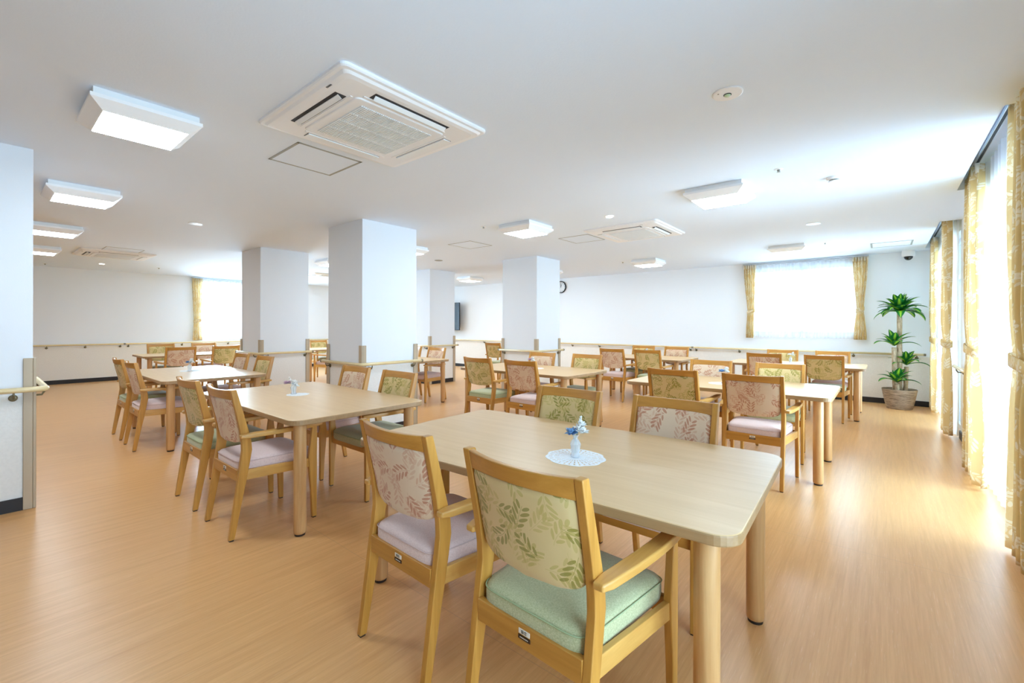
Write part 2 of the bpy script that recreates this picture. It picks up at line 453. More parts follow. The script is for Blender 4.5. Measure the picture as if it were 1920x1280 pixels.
# ------------------------------------------------------------------ handrails
RZ = .812
def handrail(label, pts, out, brackets, joints=(), caps=True):
    """pts: plan polyline of the rail; brackets: list of (x, y, nx, ny) wall points under the rail with the wall's outward normal"""
    t = thing('handrail', label, 'handrail', (0, 0, 0), 0, 'beige wooden handrails')
    P3 = [(x, y, RZ) for x, y in pts]
    # rounded corners
    path = []
    for i, p in enumerate(P3):
        if 0 < i < len(P3)-1:
            a = Vector(P3[i-1])-Vector(p); b_ = Vector(P3[i+1])-Vector(p); r = .035
            pa = Vector(p)+a.normalized()*r; pb = Vector(p)+b_.normalized()*r
            for k in range(5):
                s = k/4; path.append(tuple(pa*(1-s)**2 + Vector(p)*2*s*(1-s) + pb*s**2))
        else: path.append(p)
    bm = bmesh.new(); tube(bm, path, .018, 14); finish('rail', bm, M['rail'], t, smooth=True)
    if caps:
        for p, q in ((P3[0], P3[1]), (P3[-1], P3[-2])):
            d = (Vector(p)-Vector(q)).normalized(); bm = bmesh.new()
            tube(bm, [Vector(p)-d*.002, Vector(p)+d*.022, Vector(p)+d*.026], [.0195, .0195, .012], 14)
            finish('end_cap', bm, M['cap'], t, smooth=True)
    for x, y, nx, ny in brackets:
        bm = bmesh.new(); W = Vector((x, y, RZ-.055)); N = Vector((nx, ny, 0)); T_ = Vector((-ny, nx, 0))
        # round wall rose
        for r, a, b2 in ((.022, 0, .009),):
            rows = []
            for dd, rr in ((a, r), (b2, r), (b2+.003, r*.7)):
                rows.append([tuple(W+N*dd+(T_*math.cos(2*PI*k/14)+Vector((0,0,1))*math.sin(2*PI*k/14))*rr) for k in range(14)])
            loft(bm, rows)
        tube(bm, [W+N*.005, W+N*out*.8, W+N*out+Vector((0,0,.022)), W+N*out+Vector((0,0,.042))], .0065, 8)
        finish('bracket', bm, M['bracket'], t, smooth=True)
    for x, y, dx, dy in joints:
        bm = bmesh.new(); tube(bm, [(x-dx*.02, y-dy*.02, RZ), (x+dx*.02, y+dy*.02, RZ)], .0192, 14)
        finish('joint_sleeve', bm, M['cap'], t, smooth=True)
    return t
o_ = .06
def pillar_rails(k, label):
    x0, x1, y0, y1 = PIL[k]
    handrail(label, [(x0-.03, y0-o_), (x1+o_, y0-o_), (x1+o_, y1+.03)], o_,
             [(x0+.05, y0, 0, -1), (x1-.09, y0, 0, -1), (x1, y0+.09, 1, 0), (x1, y1-.06, 1, 0)])
pillar_rails('wide', 'beige handrail wrapping the widest pillar at centre left')
pillar_rails('left', 'beige handrail wrapping the pillar left of the widest one')
pillar_rails('middle', 'beige handrail wrapping the slim pillar before the clock')
pillar_rails('far', 'beige handrail on the narrow pillar beside the television')
x0, x1, y0, y1 = PIL['near']
handrail('large beige handrail turning the corner of the near left pillar', [(x1+o_, y0-.03), (x1+o_, y1+o_), (x0-.03, y1+o_)], o_,
         [(x1, y1-.09, 1, 0), (x1, y0+.1, 1, 0), (x1-.09, y1, 0, 1), (x0+.06, y1, 0, 1)])
bk = [(-12.6,), (-11.9,), (-10.35,), (-10.2,), (-8.9,), (-7.5,), (-6.6,), (-5.9,), (-5.15,), (-4.3,), (-3.05,), (-2.93,), (-2.12,), (-1.3,), (-.37,), (.42,)]
bpts = [(1092, 0)]
handrail('long beige handrail along the back wall below the clock and window', [(XL+.02, YB-o_), (.5, YB-o_)], o_,
         [(b_[0], YB, 0, -1) for b_ in bk], [(-2.99, YB-o_, 1, 0), (-10.27, YB-o_, 1, 0)])
lk = [-1.2, -.3, .55, .9, 1.48, 2.05, 2.19, 3.2, 4.2, 5.2, 6.2, 7.2, 8.4]
handrail('long beige handrail along the far left wall', [(XL+o_, YN+.1), (XL+o_, YB-.12)], o_,
         [(XL, y, 1, 0) for y in lk], [(XL+o_, 2.12, 0, 1)])
handrail('short beige handrail on the wall between the two right-hand windows', [(XW-o_, 5.75), (XW-o_, 6.92)], o_,
         [(XW, 6.1, -1, 0), (XW, 6.8, -1, 0)])

# ------------------------------------------------------------------ windows
def win_side(n, y0, y1, z0, z1, x, label):
    t = bpy.data.objects.new('window_%d' % n, None); C.objects.link(t); struct(t, label)
    s = 1 if x > 0 else -1
    xa, xb = (x+.06*s, x+.11*s) if s > 0 else (x-.11, x-.06)
    bm = bmesh.new(); fw = .045
    box(bm, xa, xb, y0, y0+fw, z0, z1); box(bm, xa, xb, y1-fw, y1, z0, z1)
    box(bm, xa, xb, y0, y1, z0, z0+fw); box(bm, xa, xb, y0, y1, z1-fw, z1)
    zt = z0 + (z1-z0)*(.80 if z0 < .5 else .62)
    if z0 < .5 or x < 0: box(bm, xa, xb, y0, y1, zt-.03, zt+.03)
    ym = (y0+y1)/2; box(bm, xa+.004, xb-.004, ym-.03, ym+.03, z0, z1)
    finish('window_frame', bm, M['alu'], t)
    bm = bmesh.new(); box(bm, (xa+xb)/2-.003, (xa+xb)/2+.003, y0+fw, y1-fw, z0+fw, z1-fw)
    finish('pane', bm, M['pane'], t)
    return t
for i, (a, b_) in enumerate(BAYS):
    win_side(i+1, a+.10, b_-.10, .0, WZ1, XW, 'tall glazed window in the right-hand wall')
win_side(5, LW[0], LW[1], LW[2], LW[3], XL, 'window in the far left wall')
win_side(6, LW2[0], LW2[1], LW2[2], LW2[3], XL, 'window in the far left wall, deeper in the room')
t = bpy.data.objects.new('window_7', None); C.objects.link(t); struct(t, 'two-sash sliding window in the back wall')
bm = bmesh.new(); fw = .04; ya, yb = YB+.06, YB+.11
box(bm, BW[0], BW[0]+fw, ya, yb, BW[2], BW[3]); box(bm, BW[1]-fw, BW[1], ya, yb, BW[2], BW[3])
box(bm, BW[0], BW[1], ya, yb, BW[2], BW[2]+fw); box(bm, BW[0], BW[1], ya, yb, BW[3]-fw, BW[3])
xm = (BW[0]+BW[1])/2; box(bm, xm-.025, xm+.025, ya+.004, yb-.004, BW[2], BW[3])
finish('window_frame', bm, M['alu'], t)
bm = bmesh.new(); box(bm, BW[0]+fw, BW[1]-fw, YB+.082, YB+.088, BW[2]+fw, BW[3]-fw); finish('pane', bm, M['pane'], t)

# ------------------------------------------------------------------ curtains
def cloth(bm, cx, half_top, half_tie, half_bot, z0, z1, zt, folds, amp, axis, plane, nz=40, tie_shift=0, seed=0, rag=0.0):
    """folded hanging cloth; runs along `axis`, thickness across `plane`; uv = (arc length, height)"""
    rnd = random.Random(seed); n = folds*12
    ph = [rnd.uniform(-.5, .5) for _ in range(folds+2)]; am = [rnd.uniform(.75, 1.15) for _ in range(folds+2)]
    uvl = bm.loops.layers.uv.verify(); rows = []; us = []
    for k in range(nz+1):
        z = z0+(z1-z0)*k/nz
        if zt is None: hw = half_bot+(half_top-half_bot)*k/nz; c = cx; a = amp
        else:
            if z >= zt: s = (z-zt)/(z1-zt); f = math.sin(min(1, s*1.0)*PI/2)**1.3; hw = half_tie+(half_top-half_tie)*f; c = cx+tie_shift*(1-f)
            else: s = (zt-z)/(zt-z0); f = math.sin(s*PI/2)**1.2; hw = half_tie+(half_bot-half_tie)*f; c = cx+tie_shift*(1-f)
            a = amp*(.55+.45*min(1, abs(z-zt)/.25))
        row = []; u = 0; last = None; ur = []
        for i in range(n+1):
            s = i/n; q = s*folds; ki = int(q)
            x = c-hw+2*hw*s + rnd.uniform(0, 0)
            off = a*am[min(ki, folds)]*math.sin(2*PI*q + .5*math.sin(2.2*z+ph[min(ki, folds)])) + .15*a*math.sin(5*q+3*z)
            dz = rag*math.sin(3.1*s*folds) if k == 0 else 0
            p = (x, plane+off, z+dz) if axis == 'x' else (plane+off, x, z+dz)
            v = Vector(p)
            if last is not None: u += max((v-last).length, .0001)
            last = v; ur.append(u); row.append(bm.verts.new(p))
        rows.append(row); us.append([i/n*(folds*.16) for i in range(n+1)])
    for k in range(nz):
        for i in range(n):
            f = bm.faces.new((rows[k][i], rows[k][i+1], rows[k+1][i+1], rows[k+1][i]))
            zs = (z0+(z1-z0)*k/nz, z0+(z1-z0)*(k+1)/nz)
            for lp, uvv in zip(f.loops, ((us[k][i], zs[0]), (us[k][i+1], zs[0]), (us[k+1][i+1], zs[1]), (us[k+1][i], zs[1]))):
                lp[uvl].uv = uvv
def drape(label, cx, plane, axis, z0, z1, zt, top, tie, bot, folds=5, amp=.03, shift=0, seed=1, group='yellow leaf-patterned curtains'):
    t = thing('curtain', label, 'curtain', (0, 0, 0), 0, group)
    bm = bmesh.new(); cloth(bm, cx, top, tie, bot, z0, z1, zt, folds, amp, axis, plane, tie_shift=shift, seed=seed)
    o = finish('drape', bm, M['curtain'], t, smooth=True)
    md = o.modifiers.new('s', 'SOLIDIFY'); md.thickness = .002
    # tieback band
    bm = bmesh.new(); uvl = bm.loops.layers.uv.verify(); rows = []; n = 32
    for dz, e in ((-.033, .008), (-.03, .012), (.03, .012), (.033, .008)):
        r = []
        for k in range(n):
            a = 2*PI*k/n; ca, sa = math.cos(a), math.sin(a)
            px = cx+shift+(tie+e)*math.copysign(abs(ca)**.6, ca); py = plane+(amp*.85+e)*math.copysign(abs(sa)**.6, sa)
            z = zt+dz+.018*ca
            r.append((px, py, z) if axis == 'x' else (py, px, z))
        rows.append(r)
    R = loft(bm, rows, False, False)
    for f in bm.faces:
        for lp in f.loops: lp[uvl].uv = (lp.vert.co.y+lp.vert.co.x, lp.vert.co.z)
    o = finish('tieback', bm, M['curtain'], t, smooth=True)
    md = o.modifiers.new('s', 'SOLIDIFY'); md.thickness = .003
    # pinch pleat heading
    bm = bmesh.new()
    for k in range(folds+1):
        s = cx-top+2*top*(k+.15)/(folds+.3)
        p = (s, plane-amp*.3) if axis == 'x' else (plane-amp*.3, s)
        d = .009
        loft(bm, [[(p[0]-d, p[1]-d*1.6, z1-.07), (p[0]+d, p[1]-d*1.6, z1-.07), (p[0]+d, p[1]+d, z1-.07), (p[0]-d, p[1]+d, z1-.07)],
                  [(p[0]-d*1.5, p[1]-d*2.4, z1+.005), (p[0]+d*1.5, p[1]-d*2.4, z1+.005), (p[0]+d*1.5, p[1]+d*1.5, z1+.005), (p[0]-d*1.5, p[1]+d*1.5, z1+.005)]])
    uvl = bm.loops.layers.uv.verify()
    o = finish('pleat_heading', bm, M['curtain'], t, smooth=True)
    return t
def sheer(label, a, b_, plane, axis, z0, z1, folds, amp=.02, seed=3):
    bm = bmesh.new(); cloth(bm, (a+b_)/2, (b_-a)/2, 0, (b_-a)/2, z0, z1, None, folds, amp, axis, plane, nz=14, seed=seed)
    return tag(finish('sheer_curtain', bm, M['sheer'], None, smooth=True), label, 'curtain', 'white sheer curtains')
ZT = 2.535
drape('nearest yellow leaf-patterned curtain cut by the right edge of the photo', 3.41, .565, 'y', .025, ZT, 1.06, .27, .25, .29, 5, .035, .0, 11)
drape('pale backlit leaf-patterned curtain at the far edge of the nearest tall window', 5.20, .575, 'y', .025, ZT-.02, 1.06, .24, .23, .34, 5, .032, .09, 12)
drape('golden curtain at the near edge of the far tall right-hand window', 7.20, .575, 'y', .03, ZT, 1.06, .19, .18, .24, 4, .040, .0, 13)
drape('pale curtain in the far right corner behind the potted plant', 8.88, .575, 'y', .03, ZT-.02, 1.06, .22, .19, .26, 4, .03, .05, 14)
sheer('white sheer curtain over the nearest tall right-hand window', 3.50, 5.50, .645, 'y', .03, ZT, 14)
sheer('white sheer curtain over the far tall right-hand window', 7.0, 9.18, .645, 'y', .03, ZT, 14, seed=8)
sheer('white sheer curtain over a tall window beside the camera', -.33, 1.63, .64, 'y', .03, ZT, 14, seed=9)
drape('yellow curtain tied back at left of the back window', -1.93, 9.36, 'x', 1.03, 2.40, 1.53, .10, .055, .065, 5, .022, .02, 15)
drape('yellow curtain tied back at right of the back window', -.28, 9.36, 'x', 1.03, 2.40, 1.53, .10, .045, .085, 5, .022, .0, 16)
sheer('white sheer curtain across the back window', -1.92, -.30, 9.41, 'x', 1.045, 2.39, 15, .015, seed=4)
drape('yellow curtain tied back beside the far left window', 3.50, XL+.09, 'y', .86, 2.40, 1.35, .11, .075, .10, 5, .022, .0, 17)
sheer('white sheer curtain across the far left window', 3.5, 5.8, XL+.04, 'y', .87, 2.39, 18, .015, seed=5)
# curtain rails
def crail(label, dims):
    t = thing('curtain_rail', label, 'curtain rail', group='curtain rails')
    boxobj('track', dims, M['alu'], t)
    bm = bmesh.new(); x0, x1, y0, y1, z0, z1 = dims
    if x1-x0 < y1-y0: box(bm, x0+.006, x1-.006, y0, y1, z0-.002, z0)
    else: box(bm, x0, x1, y0+.006, y1-.006, z0-.002, z0)
    finish('track_slot', bm, M['dark'], t)
crail('double curtain track in the ceiling slot of the nearest tall window', (.572, .600, 3.56, 5.44, ZT+.03, ZT+.055))
crail('curtain track in the ceiling slot of the far tall window', (.572, .600, 7.0, 9.17, ZT+.03, ZT+.055))
crail('curtain track above the back window', (-2.05, -.17, 9.36, 9.385, 2.41, 2.43))
crail('curtain track above the far left window', (XL+.06, XL+.085, 3.38, 5.85, 2.41, 2.43))

# ------------------------------------------------------------------ ceiling fittings
def light_fixture(label):
    t = thing('ceiling_light', label, 'ceiling light', group='square ceiling lights')
    def sq(h, z): return [(-h, -h, z), (h, -h, z), (h, h, z), (-h, h, z)]
    bm = bmesh.new(); loft(bm, [sq(.225, -.032), sq(.225, 0)]); finish('base_plate', bm, M['white_metal'], t)
    bm = bmesh.new(); loft(bm, [sq(.182, -.097), sq(.238, -.052), sq(.238, -.034), sq(.225, -.032)], cap0=False, cap1=True); finish('housing', bm, M['lamp_side'], t)
    bm = bmesh.new(); loft(bm, [sq(.180, -.099), sq(.182, -.096)]); finish('diffuser', bm, M['lamp'], t)
    return t
LIGHTS = [(-3.25, .59, 'nearest square ceiling light, upper left of the photo'), (-5.48, .59, 'second square ceiling light from the nearest, in the left row'),
          (-7.75, .59, 'third square ceiling light of the left row, partly behind the near pillar'), (-10.0, .59, 'farthest square ceiling light of the left row beside the near pillar'),
          (-1.10, 4.17, 'square ceiling light at right, above the right-hand table'), (-3.27, 4.18, 'square ceiling light in the centre, before the slim pillar'),
          (-5.60, 4.20, 'square ceiling light half hidden behind the widest pillar'), (-7.80, 4.20, 'square ceiling light seen between the two left pillars'),
          (-1.08, 7.76, 'square ceiling light in front of the back window'), (-3.27, 7.80, 'small square ceiling light near the back wall at centre right'),
          (-7.85, 7.80, 'small square ceiling light above the television'), (-5.5, 7.8, 'square ceiling light hidden behind the slim pillar'),
          (-10.0, 4.2, 'square ceiling light above the hidden left tables'),
          (-10.1, 7.8, 'square ceiling light in the far corner')]
l0 = None
for x, y, lab in LIGHTS:
    if l0 is None: l0 = light_fixture(lab); l0.location = (x, y, CEIL)
    else: copy_tree(l0, (x, y, CEIL), 0, lab)

def rsq(h, z, r, n=5):
    p = []
    for cx, cy, a0 in ((h-r, h-r, 0), (-h+r, h-r, PI/2), (-h+r, -h+r, PI), (h-r, -h+r, 3*PI/2)):
        for k in range(n+1):
            a = a0+PI/2*k/n; p.append((cx+r*math.cos(a), cy+r*math.sin(a), z))
    return p
def aircon(label):
    t = thing('ceiling_air_conditioner', label, 'air conditioner', group='ceiling cassette air conditioners')
    bm = bmesh.new(); loft(bm, [rsq(.475, 0, .035), rsq(.475, -.012, .035), rsq(.468, -.018, .03), rsq(.452, -.020, .03), rsq(.440, -.030, .03), rsq(.415, -.034, .04)])
    finish('panel', bm, M['white_plastic'], t, smooth=False)
    bm = bmesh.new(); loft(bm, [rsq(.292, -.034, .03), rsq(.290, -.040, .03), rsq(.285, -.042, .03)])
    gr = finish('intake_grille', bm, M['white_plastic'], t)
    bm = bmesh.new()
    box(bm, -.235, .235, -.235, .235, -.0435, -.0425)
    finish('filter_backing', bm, M['ac_grille'], gr)
    bm = bmesh.new()
    for k in range(40):
        y = -.23+.46*k/39; box(bm, -.235, .235, y-.003, y+.003, -.0475, -.0435)
    for k in range(3): x = -.12+.12*k; box(bm, x-.003, x+.003, -.235, .235, -.0472, -.0435)
    finish('grille_slats', bm, M['white_metal'], gr)
    for k in range(4):
        R = Matrix.Rotation(k*PI/2, 4, 'Z')
        bm = bmesh.new(); box(bm, -.245, .245, .325, .385, -.0352, -.034); bm.transform(R)
        sl = finish('air_outlet', bm, M['dark'], t)
        bm = bmesh.new()
        if k >= 2: loft(bm, [[(x, .345, -.052), (x, .366, -.038), (x, .366, -.035), (x, .345, -.049)] for x in (-.235, .235)])
        else: loft(bm, [[(x, .326, -.042), (x, .381, -.038), (x, .381, -.0345), (x, .326, -.0345)] for x in (-.242, .242)])
        bm.transform(R); finish('louver', bm, M['white_metal'], sl)
        bm = bmesh.new(); box(bm, -.27, .27, .305, .318, -.0375, -.034); bm.transform(R); finish('outlet_lip', bm, M['white_plastic'], t)
    # small maker's lettering on a corner cover: too small to read in the photo, kept as short dark strokes
    bm = bmesh.new()
    for k in range(6):
        x = -.02+.008*k; box(bm, x-.0022, x+.0022, .010*-1+.0, .0, 0, .0006)
        if k % 2: box(bm, x-.003, x+.003, -.006, -.004, 0, .0006)
    bm.transform(Matrix.Translation((.27, -.425, -.0345)) @ Matrix.Rotation(0, 4, 'Z')); bm.transform(Matrix.Identity(4))
    finish('maker_mark', bm, M['ink'], t)
    return t
a0 = aircon('large square ceiling air conditioner, nearest, at top centre left'); a0.location = (-2.33, 1.515, CEIL); a0.rotation_euler.z = 0
copy_tree(a0, (-2.40, 5.29, CEIL), 0, 'square ceiling air conditioner right of centre, beyond the slim pillar')
copy_tree(a0, (-9.98, 1.48, CEIL), 0, 'square ceiling air conditioner far off at left above the left tables')
copy_tree(a0, (-10.35, 5.35, CEIL), 0, 'square ceiling air conditioner glimpsed between the two left pillars')

def hatch(label, x, y, thick):
    t = thing('ceiling_hatch', label, 'access hatch', (x, y, CEIL), 0, 'square ceiling access hatches')
    h = .232; bm = bmesh.new()
    for a in (0, 1, 2, 3):
        b2 = bmesh.new(); box(b2, -h, h, h-thick, h, -.003, 0); b2.transform(Matrix.Rotation(a*PI/2, 4, 'Z'))
        me = bpy.data.meshes.new('tmp'); b2.to_mesh(me); bm.from_mesh(me); bpy.data.meshes.remove(me); b2.free()
    finish('hatch_frame', bm, M['grey'], t)
    boxobj('hatch_panel', (-h+thick, h-thick, -h+thick, h-thick, -.0015, 0), M['ceil'], t)
hatch('ceiling access hatch beside the nearest air conditioner', -3.15, 1.56, .016)
hatch('ceiling access hatch in front of the narrow far pillar', -4.69, 4.66, .010)
hatch('ceiling access hatch beside the second air conditioner', -3.17, 5.30, .010)
hatch('ceiling access hatch beside the far left air conditioner', -9.33, 1.48, .010)
hatch('ceiling access hatch near the back right corner above the plant', .10, 8.43, .022)

def disc(name, label, cat, x, y, prof, mat, n=28, group=None):
    t = thing(name, label, cat, (x, y, CEIL), 0, group)
    bm = bmesh.new(); lathe(bm, prof, n); finish('plate', bm, mat, t, smooth=False); return t
e_ = disc('emergency_light', 'round emergency light plate with green lens, top right', 'emergency light', -.61, 2.45, [(.072, 0), (.072, -.004), (.066, -.007), (.0, -.0075)], M['white_plastic'])
bm = bmesh.new(); lathe(bm, [(.016, -.007), (.015, -.013), (.008, -.018), (.0, -.019)], 16); finish('lens', bm, M['lens'], e_, smooth=True)
bm = bmesh.new(); lathe(bm, [(.019, -.0076), (.019, -.0095), (.016, -.010), (.0, -.0101)], 16); finish('lens_rim', bm, M['dark'], e_)
bm = bmesh.new(); lathe(bm, [(.004, -.0075), (.004, -.009), (0, -.0095)], 10, -.035, -.035); finish('test_button', bm, M['grey'], e_)
disc('downlight', 'unlit round recessed fitting on the ceiling right of centre', 'ceiling fitting', -.615, 6.19, [(.072, 0), (.070, -.006), (.0, -.007)], M['white_metal'])
disc('round_vent', 'small round fitting on the ceiling left of the widest pillar', 'ceiling fitting', -6.22, 1.635, [(.072, 0), (.070, -.006), (.0, -.007)], M['white_metal'])
disc('round_vent', 'small round fitting on the ceiling right of the widest pillar', 'ceiling fitting', -6.25, 5.40, [(.075, 0), (.072, -.006), (.0, -.007)], M['grey'])
def sprink(label, x, y):
    t = disc('sprinkler', label, 'sprinkler', x, y, [(.032, 0), (.030, -.004), (.0, -.005)], M['white_metal'], 20, 'small ceiling sprinklers')
    bm = bmesh.new(); lathe(bm, [(.011, -.004), (.009, -.02), (.014, -.022), (.0, -.023)], 12); finish('nozzle', bm, M['grey'], t)
for x, y, l in ((-.605, 3.88, 'small ceiling sprinkler left of the smoke detector'), (-.626, 7.71, 'small ceiling sprinkler right of the light before the back window'),
                (-3.687, 3.89, 'small ceiling sprinkler left of the centre light'), (-3.717, 7.69, 'small ceiling sprinkler left of the light near the back wall'),
                (-12.63, .84, 'small ceiling sprinkler at far left near the wall'), (-11.68, 2.43, 'small ceiling sprinkler left of the far left curtain')): sprink(l, x, y)
s_ = disc('smoke_detector', 'white domed smoke detector on the ceiling at right', 'smoke detector', -.296, 4.37, [(.052, 0), (.052, -.012), (.046, -.02), (.0, -.022)], M['white_plastic'])
bm = bmesh.new(); lathe(bm, [(.034, -.02), (.034, -.032), (.0, -.034)], 20); finish('sensor_slots', bm, M['grey'], s_)
bm = bmesh.new(); lathe(bm, [(.040, -.032), (.036, -.040), (.0, -.044)], 20); finish('sensor_cap', bm, M['white_plastic'], s_)
def dlight(label, x, y):
    t = disc('downlight', label, 'downlight', x, y, [(.052, 0), (.050, -.005), (.042, -.006), (.0, -.006)], M['white_metal'], 24, 'small lit downlights')
    bm = bmesh.new(); lathe(bm, [(.036, -.006), (.034, -.012), (.0, -.013)], 20); finish('lamp_lens', bm, M['down'], t)
dlight('small lit downlight in front of the second air conditioner', -2.276, 4.38)
dlight('small lit downlight at far left before the left wall', -11.75, 1.55)
t = thing('linear_vent', 'thin linear vent on the ceiling above the back window', 'vent', (-.44, 8.84, CEIL))
boxobj('vent_frame', (-.13, .13, -.03, .03, -.004, 0), M['white_metal'], t)
boxobj('vent_slot', (-.12, .12, -.006, .006, -.0055, -.004), M['grey'], t)
t = thing('dome_camera', 'white dome security camera under the ceiling by the right corner', 'security camera', (.315, 9.33, CEIL))
bm = bmesh.new(); lathe(bm, [(.080, 0), (.082, -.075), (.076, -.092), (.0, -.092)], 32); finish('camera_body', bm, M['white_plastic'], t, smooth=False)
bm = bmesh.new(); lathe(bm, [(.056, -.09)] + [(.056*math.cos(a*PI/16), -.092-.058*math.sin(a*PI/16)) for a in range(1, 8)] + [(0, -.150)], 24); finish('camera_dome', bm, M['tv'], t, smooth=True)

# wall clock and television
t = thing('wall_clock', 'round black-rimmed wall clock half hidden by the slim pillar', 'clock', (-6.245, YB, 2.225))
def wall_lathe(prof, n=40):
    bm = bmesh.new(); lathe(bm, prof, n); bm.transform(Matrix.Rotation(PI/2, 4, 'X')); return bm
finish('clock_rim', wall_lathe([(.128, 0), (.152, 0), (.152, .025), (.146, .034), (.134, .034), (.130, .022), (.128, .0)]), M['tv'], t, smooth=False)
finish('clock_face', wall_lathe([(.131, 0), (.131, .014), (0, .0145)]), M['white_metal'], t)
bm = bmesh.new()
for k in range(12):
    b2 = bmesh.new(); box(b2, -.003, .003, -.018, -.0155, .098, .120); b2.transform(Matrix.Rotation(k*PI/6, 4, 'Y'))
    me = bpy.data.meshes.new('tmp'); b2.to_mesh(me); bm.from_mesh(me); bpy.data.meshes.remove(me); b2.free()
finish('hour_marks', bm, M['ink'], t)
for L_, a, nm in ((.07, .30, 'hour_hand'), (.10, -.15, 'minute_hand')):
    bm = bmesh.new(); box(bm, -.004, .004, -.021, -.019, -.015, L_); bm.transform(Matrix.Rotation(a, 4, 'Y')); finish(nm, bm, M['ink'], t)
t = thing('television', 'flat black television on the back wall, mostly behind the narrow pillar', 'television', (-10.45, 9.25, 1.52))
boxobj('screen', (-.72, .72, -.035, .005, -.415, .415), M['tv'], t, bevel=.006)
boxobj('wall_bracket', (-.15, .15, .005, .198, -.12, .12), M['dark'], t)

# ------------------------------------------------------------------ chair
def post(bm, x, t_, prof):
    """prof: (y, z, w)"""
    loft(bm, [[(x-t_/2, y-w_/2, z), (x+t_/2, y-w_/2, z), (x+t_/2, y+w_/2, z), (x-t_/2, y+w_/2, z)] for y, z, w_ in prof])
REAR = [(-.240, .006, .030), (-.212, .18, .038), (-.186, .34, .048), (-.170, .44, .052), (-.160, .51, .054), (-.163, .56, .052), (-.176, .63, .046), (-.199, .73, .040), (-.233, .872, .032)]
FRONT = [(.226, .006, .030), (.222, .18, .038), (.216, .32, .052), (.214, .40, .055), (.220, .48, .045), (.226, .590, .032)]
def rear_y(z):
    for (y0, z0, _), (y1, z1, _) in zip(REAR, REAR[1:]):
        if z0 <= z <= z1: return y0+(y1-y0)*(z-z0)/(z1-z0)
    return REAR[-1][0] if z > .8 else REAR[0][0]
def bow(x): return -.034*(1-(x/.205)**2)
def glyphs(parent):
    cu = bpy.data.curves.new('label_text', 'FONT'); cu.body = '自立'; cu.size = .011; cu.extrude = .0002
    cu.align_x = 'CENTER'; cu.align_y = 'CENTER'
    o = bpy.data.objects.new('label_text', cu); C.objects.link(o)
    dg = bpy.context.evaluated_depsgraph_get(); dg.update()
    me = bpy.data.meshes.new_from_object(o.evaluated_get(dg)); bpy.data.objects.remove(o)
    me.transform(Matrix.Translation((0, -.2105, .3795)) @ Matrix.Rotation(PI/2, 4, 'X'))
    me.materials.clear(); me.materials.append(M['ink'])
    q = bpy.data.objects.new('label_text', me); C.objects.link(q); q.parent = parent
